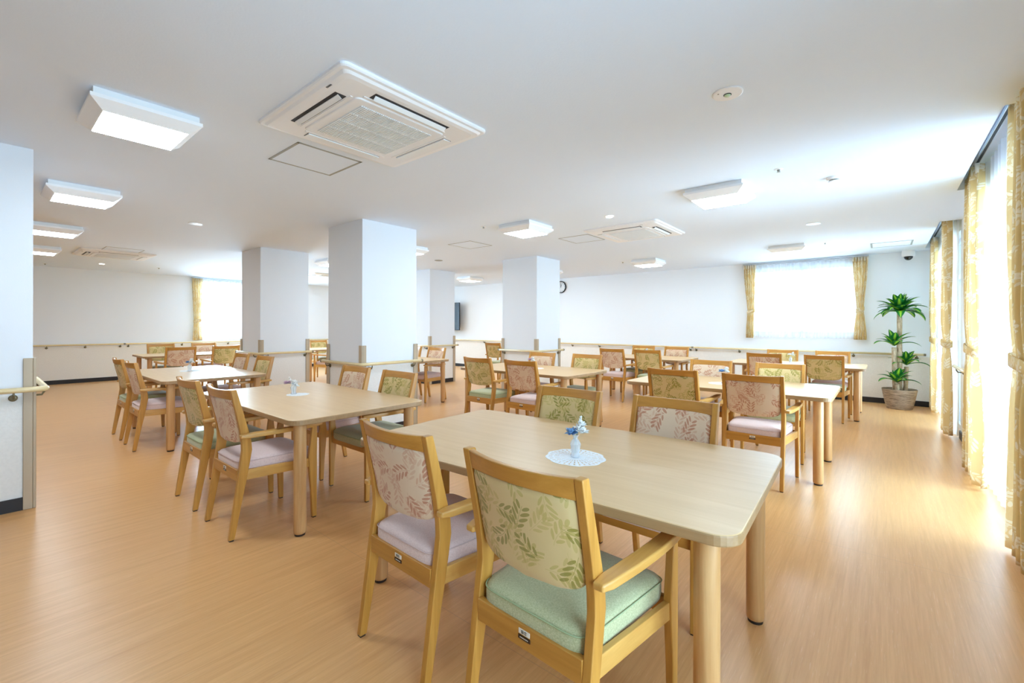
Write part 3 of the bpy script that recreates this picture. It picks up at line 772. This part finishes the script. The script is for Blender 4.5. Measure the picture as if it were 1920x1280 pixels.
def make_chair(kind, label):
    pink = kind == 'pink'
    t = thing('armchair', label, 'chair')
    for s in (-1, 1):
        bm = bmesh.new(); post(bm, s*.206, .028, REAR)
        lg = finish('leg', bm, M['chair_z'], t, bevel=.004)
        bm = bmesh.new(); box(bm, s*.206-.011, s*.206+.011, -.252, -.230, 0, .006); finish('glide', bm, M['glide'], lg)
        bm = bmesh.new()
        loft(bm, [[(s*(.247)-.013, y-w_/2, z), (s*.247+.013, y-w_/2, z), (s*.247+.013, y+w_/2, z), (s*.247-.013, y+w_/2, z)] for y, z, w_ in FRONT])
        lg = finish('leg', bm, M['chair_z'], t, bevel=.004)
        bm = bmesh.new(); box(bm, s*.247-.011, s*.247+.011, .215, .237, 0, .006); finish('glide', bm, M['glide'], lg)
        # armrest, bowed outward
        bm = bmesh.new(); rows = []
        for k in range(13):
            q = k/12; y = -.205+.475*q
            cx = s*(.236+.026*math.sin(q*PI*.62)); wd = .021+.004*math.sin(q*PI); z = .600+.008*q*q
            h_ = .0135
            if k in (0, 12): wd *= .75; h_ *= .72
            rows.append([(cx-wd, y, z-h_), (cx+wd, y, z-h_), (cx+wd, y, z+h_), (cx-wd, y, z+h_)])
        loft(bm, rows); finish('armrest', bm, M['chair_y'], t, bevel=.006, seg=3)
        # side rail
        bm = bmesh.new()
        loft(bm, [[(s*.206-.010, -.165, .335), (s*.206+.010, -.165, .335), (s*.206+.010, -.165, .395), (s*.206-.010, -.165, .395)],
                  [(s*.245-.010, .195, .335), (s*.245+.010, .195, .335), (s*.245+.010, .195, .390), (s*.245-.010, .195, .390)]])
        finish('side_rail', bm, M['chair_y'], t, bevel=.003)
    bm = bmesh.new(); box(bm, -.193, .193, -.208, -.186, .330, .398); rr = finish('rear_rail', bm, M['chair_x'], t, bevel=.003)
    bm = bmesh.new(); box(bm, -.235, .235, .205, .227, .335, .390); finish('front_rail', bm, M['chair_x'], t, bevel=.003)
    # maker's plate on the rear rail
    bm = bmesh.new(); box(bm, -.020, .020, -.2098, -.208, .3725, .3865)
    lp = finish('name_plate', bm, M['label_white'], t)
    lp['label'] = 'small white and black sticker'
    glyphs(lp)
    bm = bmesh.new(); box(bm, -.022, .022, -.2097, -.208, .3575, .3685); finish('plate_strip', bm, M['label_dark'], lp)
    bm = bmesh.new()
    for k in range(7): box(bm, -.015+.0045*k, -.0125+.0045*k, -.2101, -.2097, .3615, .3645)
    finish('plate_lettering', bm, M['label_white'], lp)
    # seat cushion
    def outl(ins, z, dome=0):
        pts = []; n = 44
        for k in range(n):
            a = 2*PI*k/n; ca, sa = math.cos(a), math.sin(a)
            u = math.copysign(abs(ca)**.22, ca); v = math.copysign(abs(sa)**.22, sa)
            hw = .192+(.226-.192)*(v+1)/2
            x = u*max(hw-ins, .002); y = .022+v*max(.222-ins, .002)
            zz = z + dome
            f = max(0, (y-.14)/.12); zz -= .012*f*f if z > .40 else 0
            pts.append((x, y, zz))
        return pts
    bm = bmesh.new()
    loft(bm, [outl(.012, .372), outl(.002, .380), outl(0, .395), outl(0, .425), outl(.003, .440), outl(.010, .450), outl(.03, .457), outl(.07, .462), outl(.12, .464), outl(.18, .465)])
    st = finish('seat', bm, M['pink_seat' if pink else 'green_seat'], t, smooth=True)
    st['label'] = 'mauve pink seat cushion' if pink else 'sage green seat cushion'
    bm = bmesh.new(); tube(bm, outl(-.0005, .4385), .0022, 6, closed=True); finish('piping', bm, M['piping_p' if pink else 'piping_g'], st, smooth=True)
    # upholstered back
    zc, hz, hx = .685, .131, .191
    def bo(sc_, n_, push):
        pts = []; n = 48
        for k in range(n):
            a = 2*PI*k/n; ca, sa = math.cos(a), math.sin(a)
            pw = .28 if sa < 0 else .12
            u = math.copysign(abs(ca)**pw, ca)*sc_; v = math.copysign(abs(sa)**pw, sa)*sc_
            x = u*hx; z = zc+v*hz
            z -= .014*(1-(x/hx)**2) if v < 0 else 0
            y = rear_y(min(max(z, .50), .86)) + bow(x) + n_ + push
            pts.append((x, y, z))
        return pts
    bm = bmesh.new()
    loft(bm, [bo(.2, -.012, 0), bo(.5, -.012, 0), bo(.8, -.012, 0), bo(.97, -.011, 0), bo(1, -.006, 0), bo(1, .008, 0), bo(.97, .015, 0), bo(.85, .020, 0), bo(.6, .023, 0), bo(.3, .024, 0)])
    bp = finish('backrest', bm, M['pink_leaf' if pink else 'green_leaf'], t, smooth=True)
    bp['label'] = 'pink leaf-patterned back panel' if pink else 'green leaf-patterned back panel'
    bm = bmesh.new(); rows = []
    for k in range(17):
        x = -.194+.388*k/16; b_ = bow(x); zl = .810+.006*(1-(x/.2)**2); zh = .870-.004*(1-(x/.2)**2)
        yl, yh = rear_y(zl)+b_, rear_y(zh)+b_
        rows.append([(x, yl-.012, zl), (x, yl+.011, zl), (x, yh+.010, zh), (x, yh-.011, zh)])
    loft(bm, rows); finish('top_rail', bm, M['chair_x'], t, bevel=.004)
    return t

# ------------------------------------------------------------------ table
def make_table(label, L_=1.70, W_=.96):
    t = thing('dining_table', label, 'table')
    def rr(ins, z, r=.075, n=7):
        hx, hy = L_/2-ins, W_/2-ins; r = max(r-ins, .01); p = []
        for cx, cy, a0 in ((hx-r, hy-r, 0), (-hx+r, hy-r, PI/2), (-hx+r, -hy+r, PI), (hx-r, -hy+r, 3*PI/2)):
            for k in range(n+1):
                a = a0+PI/2*k/n; p.append((cx+r*math.cos(a), cy+r*math.sin(a), z))
        return p
    bm = bmesh.new()
    loft(bm, [rr(.004, .667), rr(.001, .669), rr(0, .672), rr(0, .694), rr(.0015, .698)], cap1=False, mi=1)
    rows = loft(bm, [rr(.0015, .698), rr(.004, .700)], cap0=False, cap1=True, mi=0)
    tp = finish('tabletop', bm, None, t, mats=[M['table_top'], M['table_edge']])
    for sx in (-1, 1):
        for sy in (-1, 1):
            cx, cy = sx*(L_/2-.095), sy*(W_/2-.085)
            bm = bmesh.new(); lathe(bm, [(.030, .012), (.034, .016), (.0355, .03), (.0355, .655), (.0355, .667)], 28, cx, cy)
            lg = finish('leg', bm, M['table_leg'], t, bevel=.0)
            for p in lg.data.polygons: p.use_smooth = abs(p.normal.z) < .5
            bm = bmesh.new(); lathe(bm, [(.029, 0), (.030, .012)], 20, cx, cy); finish('glide', bm, M['glide'], lg)
    return t

TABLES = {  # key: (cx, cy, rot, label)
 1: (-1.150, 1.690, math.radians(2.2), 'nearest wooden dining table, at the bottom right with blue flowers'),
 2: (-3.420, 1.625, 0, 'wooden dining table before the widest pillar, with pale pink flowers'),
 3: (-6.160, 1.615, 0, 'wooden dining table at left, before the pillar beside the widest one'),
 4: (-10.15, 2.66, PI/2, 'farthest wooden dining table at left, beside the far left wall'),
 5: (-3.460, 4.545, 0, 'wooden dining table in the centre, before the slim pillar'),
 6: (-1.140, 4.640, 0, 'wooden dining table at right, second from the tall window with blue flowers'),
 7: (-3.310, 7.620, 0, 'wooden dining table near the back wall, between slim pillar and window'),
 8: (-1.010, 7.800, 0, 'wooden dining table under the back window beside the potted plant'),
 9: (-6.250, 4.450, 0, 'wooden dining table half hidden behind the widest pillar'),
 10: (-10.10, 5.45, PI/2, 'wooden dining table glimpsed through the gap between two left pillars')}
t0 = None; TOBJ = {}
for k, (x, y, r, lab) in TABLES.items():
    if t0 is None: t0 = make_table(lab); t0.location = (x, y, 0); t0.rotation_euler.z = r; t0['group'] = 'pale wooden dining tables'; TOBJ[k] = t0
    else: TOBJ[k] = copy_tree(t0, (x, y, 0), r, lab, 'pale wooden dining tables')

first = {}
def put(kind, x, y, rz, label):
    g_ = 'wooden armchairs with %s leaf-pattern backs' % kind
    lab = ('pink-backed wooden armchair, ' if kind == 'pink' else 'green-backed wooden armchair, ') + label
    if kind not in first:
        c = make_chair(kind, lab); c.location = (x, y, 0); c.rotation_euler = (0, 0, rz); c['group'] = g_; first[kind] = c
    else: c = copy_tree(first[kind], (x, y, 0), rz, lab, g_)
    return c
N_, S_ = 0.0, PI     # facing +y (near side of table) / facing -y (far side)
d2 = math.radians(2.2)
CH = [
 ('pink', -1.395, 1.225, N_-.035, 'second nearest, its back to the camera at bottom centre'),
 ('green', -.768, 1.200, N_-.045, 'nearest of all, large in the bottom centre'),
 ('green', -1.455, 2.06, S_+.0, 'far side of the nearest table, behind the blue flowers'),
 ('pink', -.83, 2.085, S_+.0, 'far side of the nearest table, at its right end'),
 ('green', -3.75, 1.175, N_, 'left of the pair on the near side before the widest pillar'),
 ('pink', -3.095, 1.178, N_, 'near side of the pink-flower table, beside its front leg'),
 ('pink', -3.72, 2.00, S_, 'against the widest pillar, left of the pair'),
 ('green', -3.05, 1.99, S_, 'against the widest pillar, right of the pair'),
 ('green', -6.53, 1.23, N_, 'leftmost armchair of the photo, near side of the third left table'),
 ('pink', -5.86, 1.225, N_, 'near side of the left table, just right of the leftmost armchair'),
 ('pink', -6.56, 2.03, S_, 'far side of the left table, before the left pillar rail'),
 ('green', -5.77, 2.01, S_, 'far side of the left table, at its right end by the pillar'),
 ('pink', -9.42, 2.22, PI/2, 'small, back to camera at the farthest left table'),
 ('green', -9.42, 2.90, PI/2, 'small, back to camera at the farthest left table, beside the pillar'),
 ('green', -10.66, 2.30, -PI/2, 'small, facing the camera by the far left wall under the rail'),
 ('pink', -10.66, 3.02, -PI/2, 'small, facing the camera below the far left window curtain'),
 ('green', -3.69, 4.02, N_, 'near side of the centre table, left one'),
 ('pink', -3.04, 4.02, N_, 'near side of the centre table, right one'),
 ('pink', -3.70, 4.89, S_, 'far side of the centre table, before the slim pillar'),
 ('green', -3.015, 4.96, S_, 'far side of the centre table, right of the slim pillar'),
 ('green', -1.425, 4.15, N_, 'near side of the right-hand table, left one'),
 ('pink', -.785, 4.12, N_, 'near side of the right-hand table, right one in full view'),
 ('pink', -1.465, 5.00, S_, 'far side of the right-hand table, behind its flowers'),
 ('green', -.80, 5.00, S_, 'far side of the right-hand table, at its right end'),
 ('pink', -3.47, 7.00, N_, 'near side of the back table left of the window, left one'),
 ('green', -2.88, 7.06, N_, 'near side of the back table left of the window, right one'),
 ('green', -3.52, 7.96, S_, 'far side of the back table left of the window, by the wall'),
 ('pink', -2.89, 7.96, S_, 'far side of the back table, right one by the wall rail'),
 ('pink', -1.285, 7.34, N_, 'near side of the table under the back window, left one'),
 ('green', -.59, 7.36, N_, 'near side of the table under the back window, near the plant'),
 ('green', -1.24, 8.13, S_, 'directly under the back window, left one behind the small vase'),
 ('pink', -.58, 8.13, S_, 'directly under the back window, right one beside the plant'),
 ('pink', -5.89, 4.83, S_, 'right of the widest pillar, behind the half hidden table'),
 ('pink', -6.53, 4.83, S_, 'mostly hidden behind the right edge of the widest pillar'),
 ('pink', -9.36, 4.99, 1.72, 'tiny, seen sideways in the gap between the left pillars'),
 ('green', -10.62, 5.45, -PI/2, 'tiny, facing the camera through the gap between left pillars'),
 ('green', -6.56, 7.45, N_, 'half hidden behind the left edge of the slim pillar'),
]
for c_ in CH: put(*c_)

# ------------------------------------------------------------------ doilies, vases and flowers
def petal_ball(bm, c, r, n, ln, w_, seed, up=.4, mi=0):
    rnd = random.Random(seed)
    for k in range(n):
        a = 2*PI*k/n*2.4+rnd.uniform(-.3, .3); el = rnd.uniform(-.2, 1.1)*up*2
        d = Vector((math.cos(a)*math.cos(el), math.sin(a)*math.cos(el), math.sin(el)))
        s = d.cross(Vector((0, 0, 1)))
        if s.length < .01: s = Vector((1, 0, 0))
        s.normalize(); nrm = s.cross(d)
        C0 = Vector(c); L = ln*rnd.uniform(.8, 1.1)
        p = [C0, C0+d*L*.55+s*w_+nrm*.002, C0+d*L, C0+d*L*.55-s*w_+nrm*.002, C0+d*L*.55-nrm*.003]
        v = [bm.verts.new(x) for x in p]
        for f in ((0, 1, 4), (1, 2, 4), (2, 3, 4), (3, 0, 4)): bm.faces.new([v[i] for i in f]).material_index = mi
def doily(label, x, y, z, r=.115, sq=1.0, rz=0):
    bm = bmesh.new(); n = 96; rings = []
    def ring(rr_, sc_): return [((rr_*(1+sc_*abs(math.sin(9*PI*k/n))))*math.cos(2*PI*k/n), (rr_*(1+sc_*abs(math.sin(9*PI*k/n))))*math.sin(2*PI*k/n)*sq, .0012+.0006*math.sin(20*PI*k/n)) for k in range(n)]
    R = [bm.verts.new(p) for p in ring(r*.03, 0)]; rows = [R]
    for rr_, s_ in ((r*.30, 0), (r*.34, 0), (r*.50, 0), (r*.54, 0), (r*.70, .01), (r*.75, .02), (r*.86, .05), (r*.93, .07)):
        rows.append([bm.verts.new(p) for p in ring(rr_, s_)])
    for i, (A, B) in enumerate(zip(rows, rows[1:])):
        for k in range(n):
            if i in (2, 4, 6) and k % 3 == 1: continue
            j = (k+1) % n; bm.faces.new((A[k], A[j], B[j], B[k]))
    bm.faces.new(rows[0][::-1])
    o = finish('lace_doily', bm, M['lace']); o.location = (x, y, z); o.rotation_euler.z = rz
    md = o.modifiers.new('s', 'SOLIDIFY'); md.thickness = .0012
    return tag(o, label, 'doily', 'white lace doilies')
def vase(label, x, y, z, rz, c1, blob, group):
    t = thing('flower_vase', label, 'vase', (x, y, z), rz, 'small crystal vases of flowers')
    bm = bmesh.new(); prof = [(.020, 0), (.022, .004), (.018, .010), (.017, .020), (.021, .042), (.0235, .054), (.0185, .064), (.010, .074), (.0095, .080), (.015, .092)]
    loft(bm, [[((r*(1 if k % 2 else .93))*math.cos(2*PI*k/16), (r*(1 if k % 2 else .93))*math.sin(2*PI*k/16), z_) for k in range(16)] for r, z_ in prof], cap1=False)
    finish('vase_body', bm, M['crystal'], t)
    bm = bmesh.new()
    tube(bm, [(0, 0, .01), (0, 0, .08), blob[0]], .0013, 5); tube(bm, [(0.003, 0, .01), (.002, 0, .08), blob[1]], .0013, 5)
    tube(bm, [(-.003, 0, .01), (0, .002, .08), blob[2]], .0013, 5)
    finish('stems', bm, M['stem'], t, smooth=True)
    bm = bmesh.new(); petal_ball(bm, blob[0], 0, 40, .032, .008, 3, .4); finish('flower_head', bm, c1, t)
    bm = bmesh.new()
    petal_ball(bm, blob[1], 0, 30, .030, .009, 5, .6); petal_ball(bm, Vector(blob[1])+Vector((.022, .004, -.010)), 0, 24, .024, .008, 6, .6); petal_ball(bm, Vector(blob[1])+Vector((.012, -.006, .022)), 0, 24, .022, .008, 7, .6)
    finish('flower_head', bm, M['white_petal'], t)
    bm = bmesh.new()
    for q in range(6): petal_ball(bm, Vector(blob[1]).lerp(Vector(blob[2]), (q+1)/6), 0, 7, .015*(1-q*.1), .005, 9+q, .7)
    finish('flower_spike', bm, M['white_petal'], t)
    return t
TT = .700
doily('white lace doily on the nearest table under the blue-flower vase', -.985, 1.60, TT, .128, .95)
vase('crystal vase of blue and white flowers on the nearest table', -.985, 1.60, TT+.003, .69, M['blue_petal'], [(-.016, 0, .098), (.014, 0, .112), (.022, 0, .165)], '')
doily('white lace doily on the table before the widest pillar', -3.55, 1.62, TT, .085)
vase('crystal vase of drooping lilac flowers before the widest pillar', -3.58, 1.60, TT+.003, .69, M['pink_petal'], [(-.05, 0, .085), (.0, 0, .075), (-.035, 0, .13)], '')
doily('white lace doily on the left table by the pillar', -6.33, 1.62, TT, .11)
vase('crystal vase of grey-blue flowers on the left table', -6.28, 1.60, TT+.003, .69, M['blue_petal'], [(-.018, 0, .10), (.014, 0, .112), (.012, 0, .14)], '')
doily('white lace doily on the centre table before the slim pillar', -3.42, 4.60, TT, .10)
vase('crystal vase of lilac flowers on the centre table', -3.50, 4.60, TT+.003, .69, M['pink_petal'], [(-.02, 0, .105), (.010, 0, .10), (.010, 0, .12)], '')
doily('white lace doily on the right-hand table', -1.20, 4.56, TT, .10)
vase('crystal vase of blue and white flowers on the right-hand table', -1.16, 4.56, TT+.003, .69, M['blue_petal'], [(-.025, 0, .115), (.014, 0, .12), (.012, 0, .15)], '')
doily('white lace doily on the table under the back window', -1.06, 7.85, TT, .10)
vase('crystal vase with white flowers on the table under the back window', -1.06, 7.85, TT+.003, .69, M['white_petal'], [(-.02, 0, .12), (.02, 0, .12), (.04, 0, .16)], '')
vase('tiny crystal vase of flowers on the back table left of the window', -3.25, 7.65, TT, .69, M['blue_petal'], [(-.01, 0, .10), (.01, 0, .11), (.01, 0, .14)], '')

# ------------------------------------------------------------------ potted plant
def bark_mat():
    m, nt, b = new_mat('cane_bark'); g = G(nt)
    n = g.noise(g.coords((60, 60, 14)), 1, 4, .7)
    g.link(g.mix(g.ramp(n, .3, .7), rgb('#8f7457'), rgb('#d8c3a4')), b.inputs['Base Color']); b.inputs['Roughness'].default_value = .8
    g.bump(n, .5, .004, b); return m
def leaf_mat():
    m, nt, b = new_mat('dracaena_leaf'); g = G(nt)
    sp = g.n('ShaderNodeSeparateXYZ'); g.link(g.coords(kind='UV'), sp.inputs[0])
    f = g.m('ABSOLUTE', g.m('SUBTRACT', sp.outputs[0], .5))
    n = g.noise(g.coords((18, 1, 1), kind='UV'), 1, 2)
    mid = g.ramp(g.m('ADD', f, g.m('MULTIPLY', g.m('SUBTRACT', n, .5), .12)), .05, .22)
    c = g.mix(mid, rgb('#a5d63a'), rgb('#1c7030'))
    g.link(c, b.inputs['Base Color']); b.inputs['Roughness'].default_value = .35
    tr = g.n('ShaderNodeBsdfTranslucent'); g.link(c, tr.inputs[0]); mx = g.n('ShaderNodeMixShader'); mx.inputs[0].default_value = .3
    g.link(b.outputs[0], mx.inputs[1]); g.link(tr.outputs[0], mx.inputs[2]); g.link(mx.outputs[0], nt.nodes['Material Output'].inputs[0])
    return m
M['bark'] = bark_mat(); M['leafg'] = leaf_mat()
def wicker_mat():
    m, nt, b = new_mat('wicker'); g = G(nt)
    n = g.noise(g.coords((9, 9, 75)), 1, 4, .7); n2 = g.noise(g.coords((40, 40, 160)), 1, 3, .6)
    f = g.m('ADD', g.m('MULTIPLY', g.ramp(n, .35, .65), .6), g.m('MULTIPLY', n2, .4))
    g.link(g.mix(f, rgb('#54412f'), rgb('#c3ac92')), b.inputs['Base Color']); b.inputs['Roughness'].default_value = .8
    g.bump(n, .6, .006, b); return m
M['wicker'] = wicker_mat(); M['soil'] = simple('soil', '#3a2a20', .95)
PX, PY = .205, 9.00
pl = thing('potted_plant', 'tall green dracaena in a round wicker basket in the right corner', 'plant', (PX, PY, 0))
bm = bmesh.new(); rows = []
for k in range(34):
    z = .300*k/33; r = .148+.062*(k/33)**.8
    ripple = .003*math.sin(k*PI)
    rows.append([((r+.003*math.sin(16*a+(k % 2)*PI)+ripple)*math.cos(a), (r+.003*math.sin(16*a+(k % 2)*PI))*math.sin(a), z) for a in [2*PI*i/96 for i in range(96)]])
rows.append([(.195*math.cos(2*PI*i/96), .195*math.sin(2*PI*i/96), .302) for i in range(96)])
rows.append([(.190*math.cos(2*PI*i/96), .190*math.sin(2*PI*i/96), .262) for i in range(96)])
loft(bm, rows, True, False); bk_ = finish('basket', bm, M['wicker'], pl, smooth=True)
bm = bmesh.new(); lathe(bm, [(.188, .255), (.188, .268), (.0, .272)], 40); finish('soil', bm, M['soil'], pl)
def dirv(a, r): # to the right / left in the photo
    return a
RX = Vector((math.cos(YAW), math.sin(YAW), 0))     # photo-right in plan
FX = Vector((-math.sin(YAW), math.cos(YAW), 0))
def cane(off, fwd, z1, r, lean=0):
    bm = bmesh.new(); p = RX*off+FX*fwd
    pts = [p+RX*(lean*k/6)+Vector((0, 0, .25+(z1-.25)*k/6)) for k in range(7)]
    tube(bm, pts, [r*1.1, r, r*.97, r*1.02, r*.95, r*.98, r*.92], 14)
    o = finish('cane', bm, M['bark'], pl, smooth=True); return p+RX*lean+Vector((0, 0, z1))
def crown(c, n, ln, w_, seed, lo=-.35, hi=1.35, par='foliage'):
    rnd = random.Random(seed); bm = bmesh.new(); uvl = bm.loops.layers.uv.verify()
    for k in range(n):
        a = k*2.39996+rnd.uniform(-.2, .2); q = k/n
        el = hi-(hi-lo)*q**.9; L = ln*rnd.uniform(.8, 1.1)*(0.75+.35*q); W = w_*rnd.uniform(.85, 1.1)
        d = Vector((math.cos(a), math.sin(a), 0)); s = Vector((-math.sin(a), math.cos(a), 0))
        p = Vector(c)+Vector((0, 0, .03*(1-q))); e = el; rows = []; ns = 9
        for i in range(ns+1):
            u = i/ns; wd = W*math.sin(PI*min(1, (u*.93+.07)))**.75*(1-.25*u)
            fold = wd*.25
            t_ = d*math.cos(e)+Vector((0, 0, math.sin(e))); nn = Vector((0, 0, math.cos(e)))-d*math.sin(e)
            rows.append([p-s*wd+nn*fold, p-s*wd*.5+nn*fold*.35, p, p+s*wd*.5+nn*fold*.35, p+s*wd+nn*fold])
            p = p+t_*(L/ns); e -= (.35+1.15*q)/ns*(.5+1.3*u)
        V = [[bm.verts.new(x) for x in r] for r in rows]
        for i in range(ns):
            for j in range(4):
                f = bm.faces.new((V[i][j], V[i][j+1], V[i+1][j+1], V[i+1][j]))
                for lp, uvv in zip(f.loops, ((j/4, i/ns), ((j+1)/4, i/ns), ((j+1)/4, (i+1)/ns), (j/4, (i+1)/ns))): lp[uvl].uv = uvv
    finish(par, bm, M['leafg'], pl, smooth=True)
c1 = cane(.0, 0, 1.47, .033, 0.0); crown(c1, 40, .345, .072, 1, .1, 1.45)
c2 = cane(-.045, .02, .93, .033, -.02); crown(c2+Vector((0, 0, .02)), 14, .31, .060, 2, .45, 1.4)
c3 = cane(.065, -.03, .64, .028, .015); crown(c3+Vector((0, 0, .02)), 14, .27, .056, 3, .4, 1.45)
c4 = cane(-.07, -.05, .38, .030, -.01); crown(c4+Vector((0, 0, .02)), 14, .30, .060, 4, .4, 1.4)
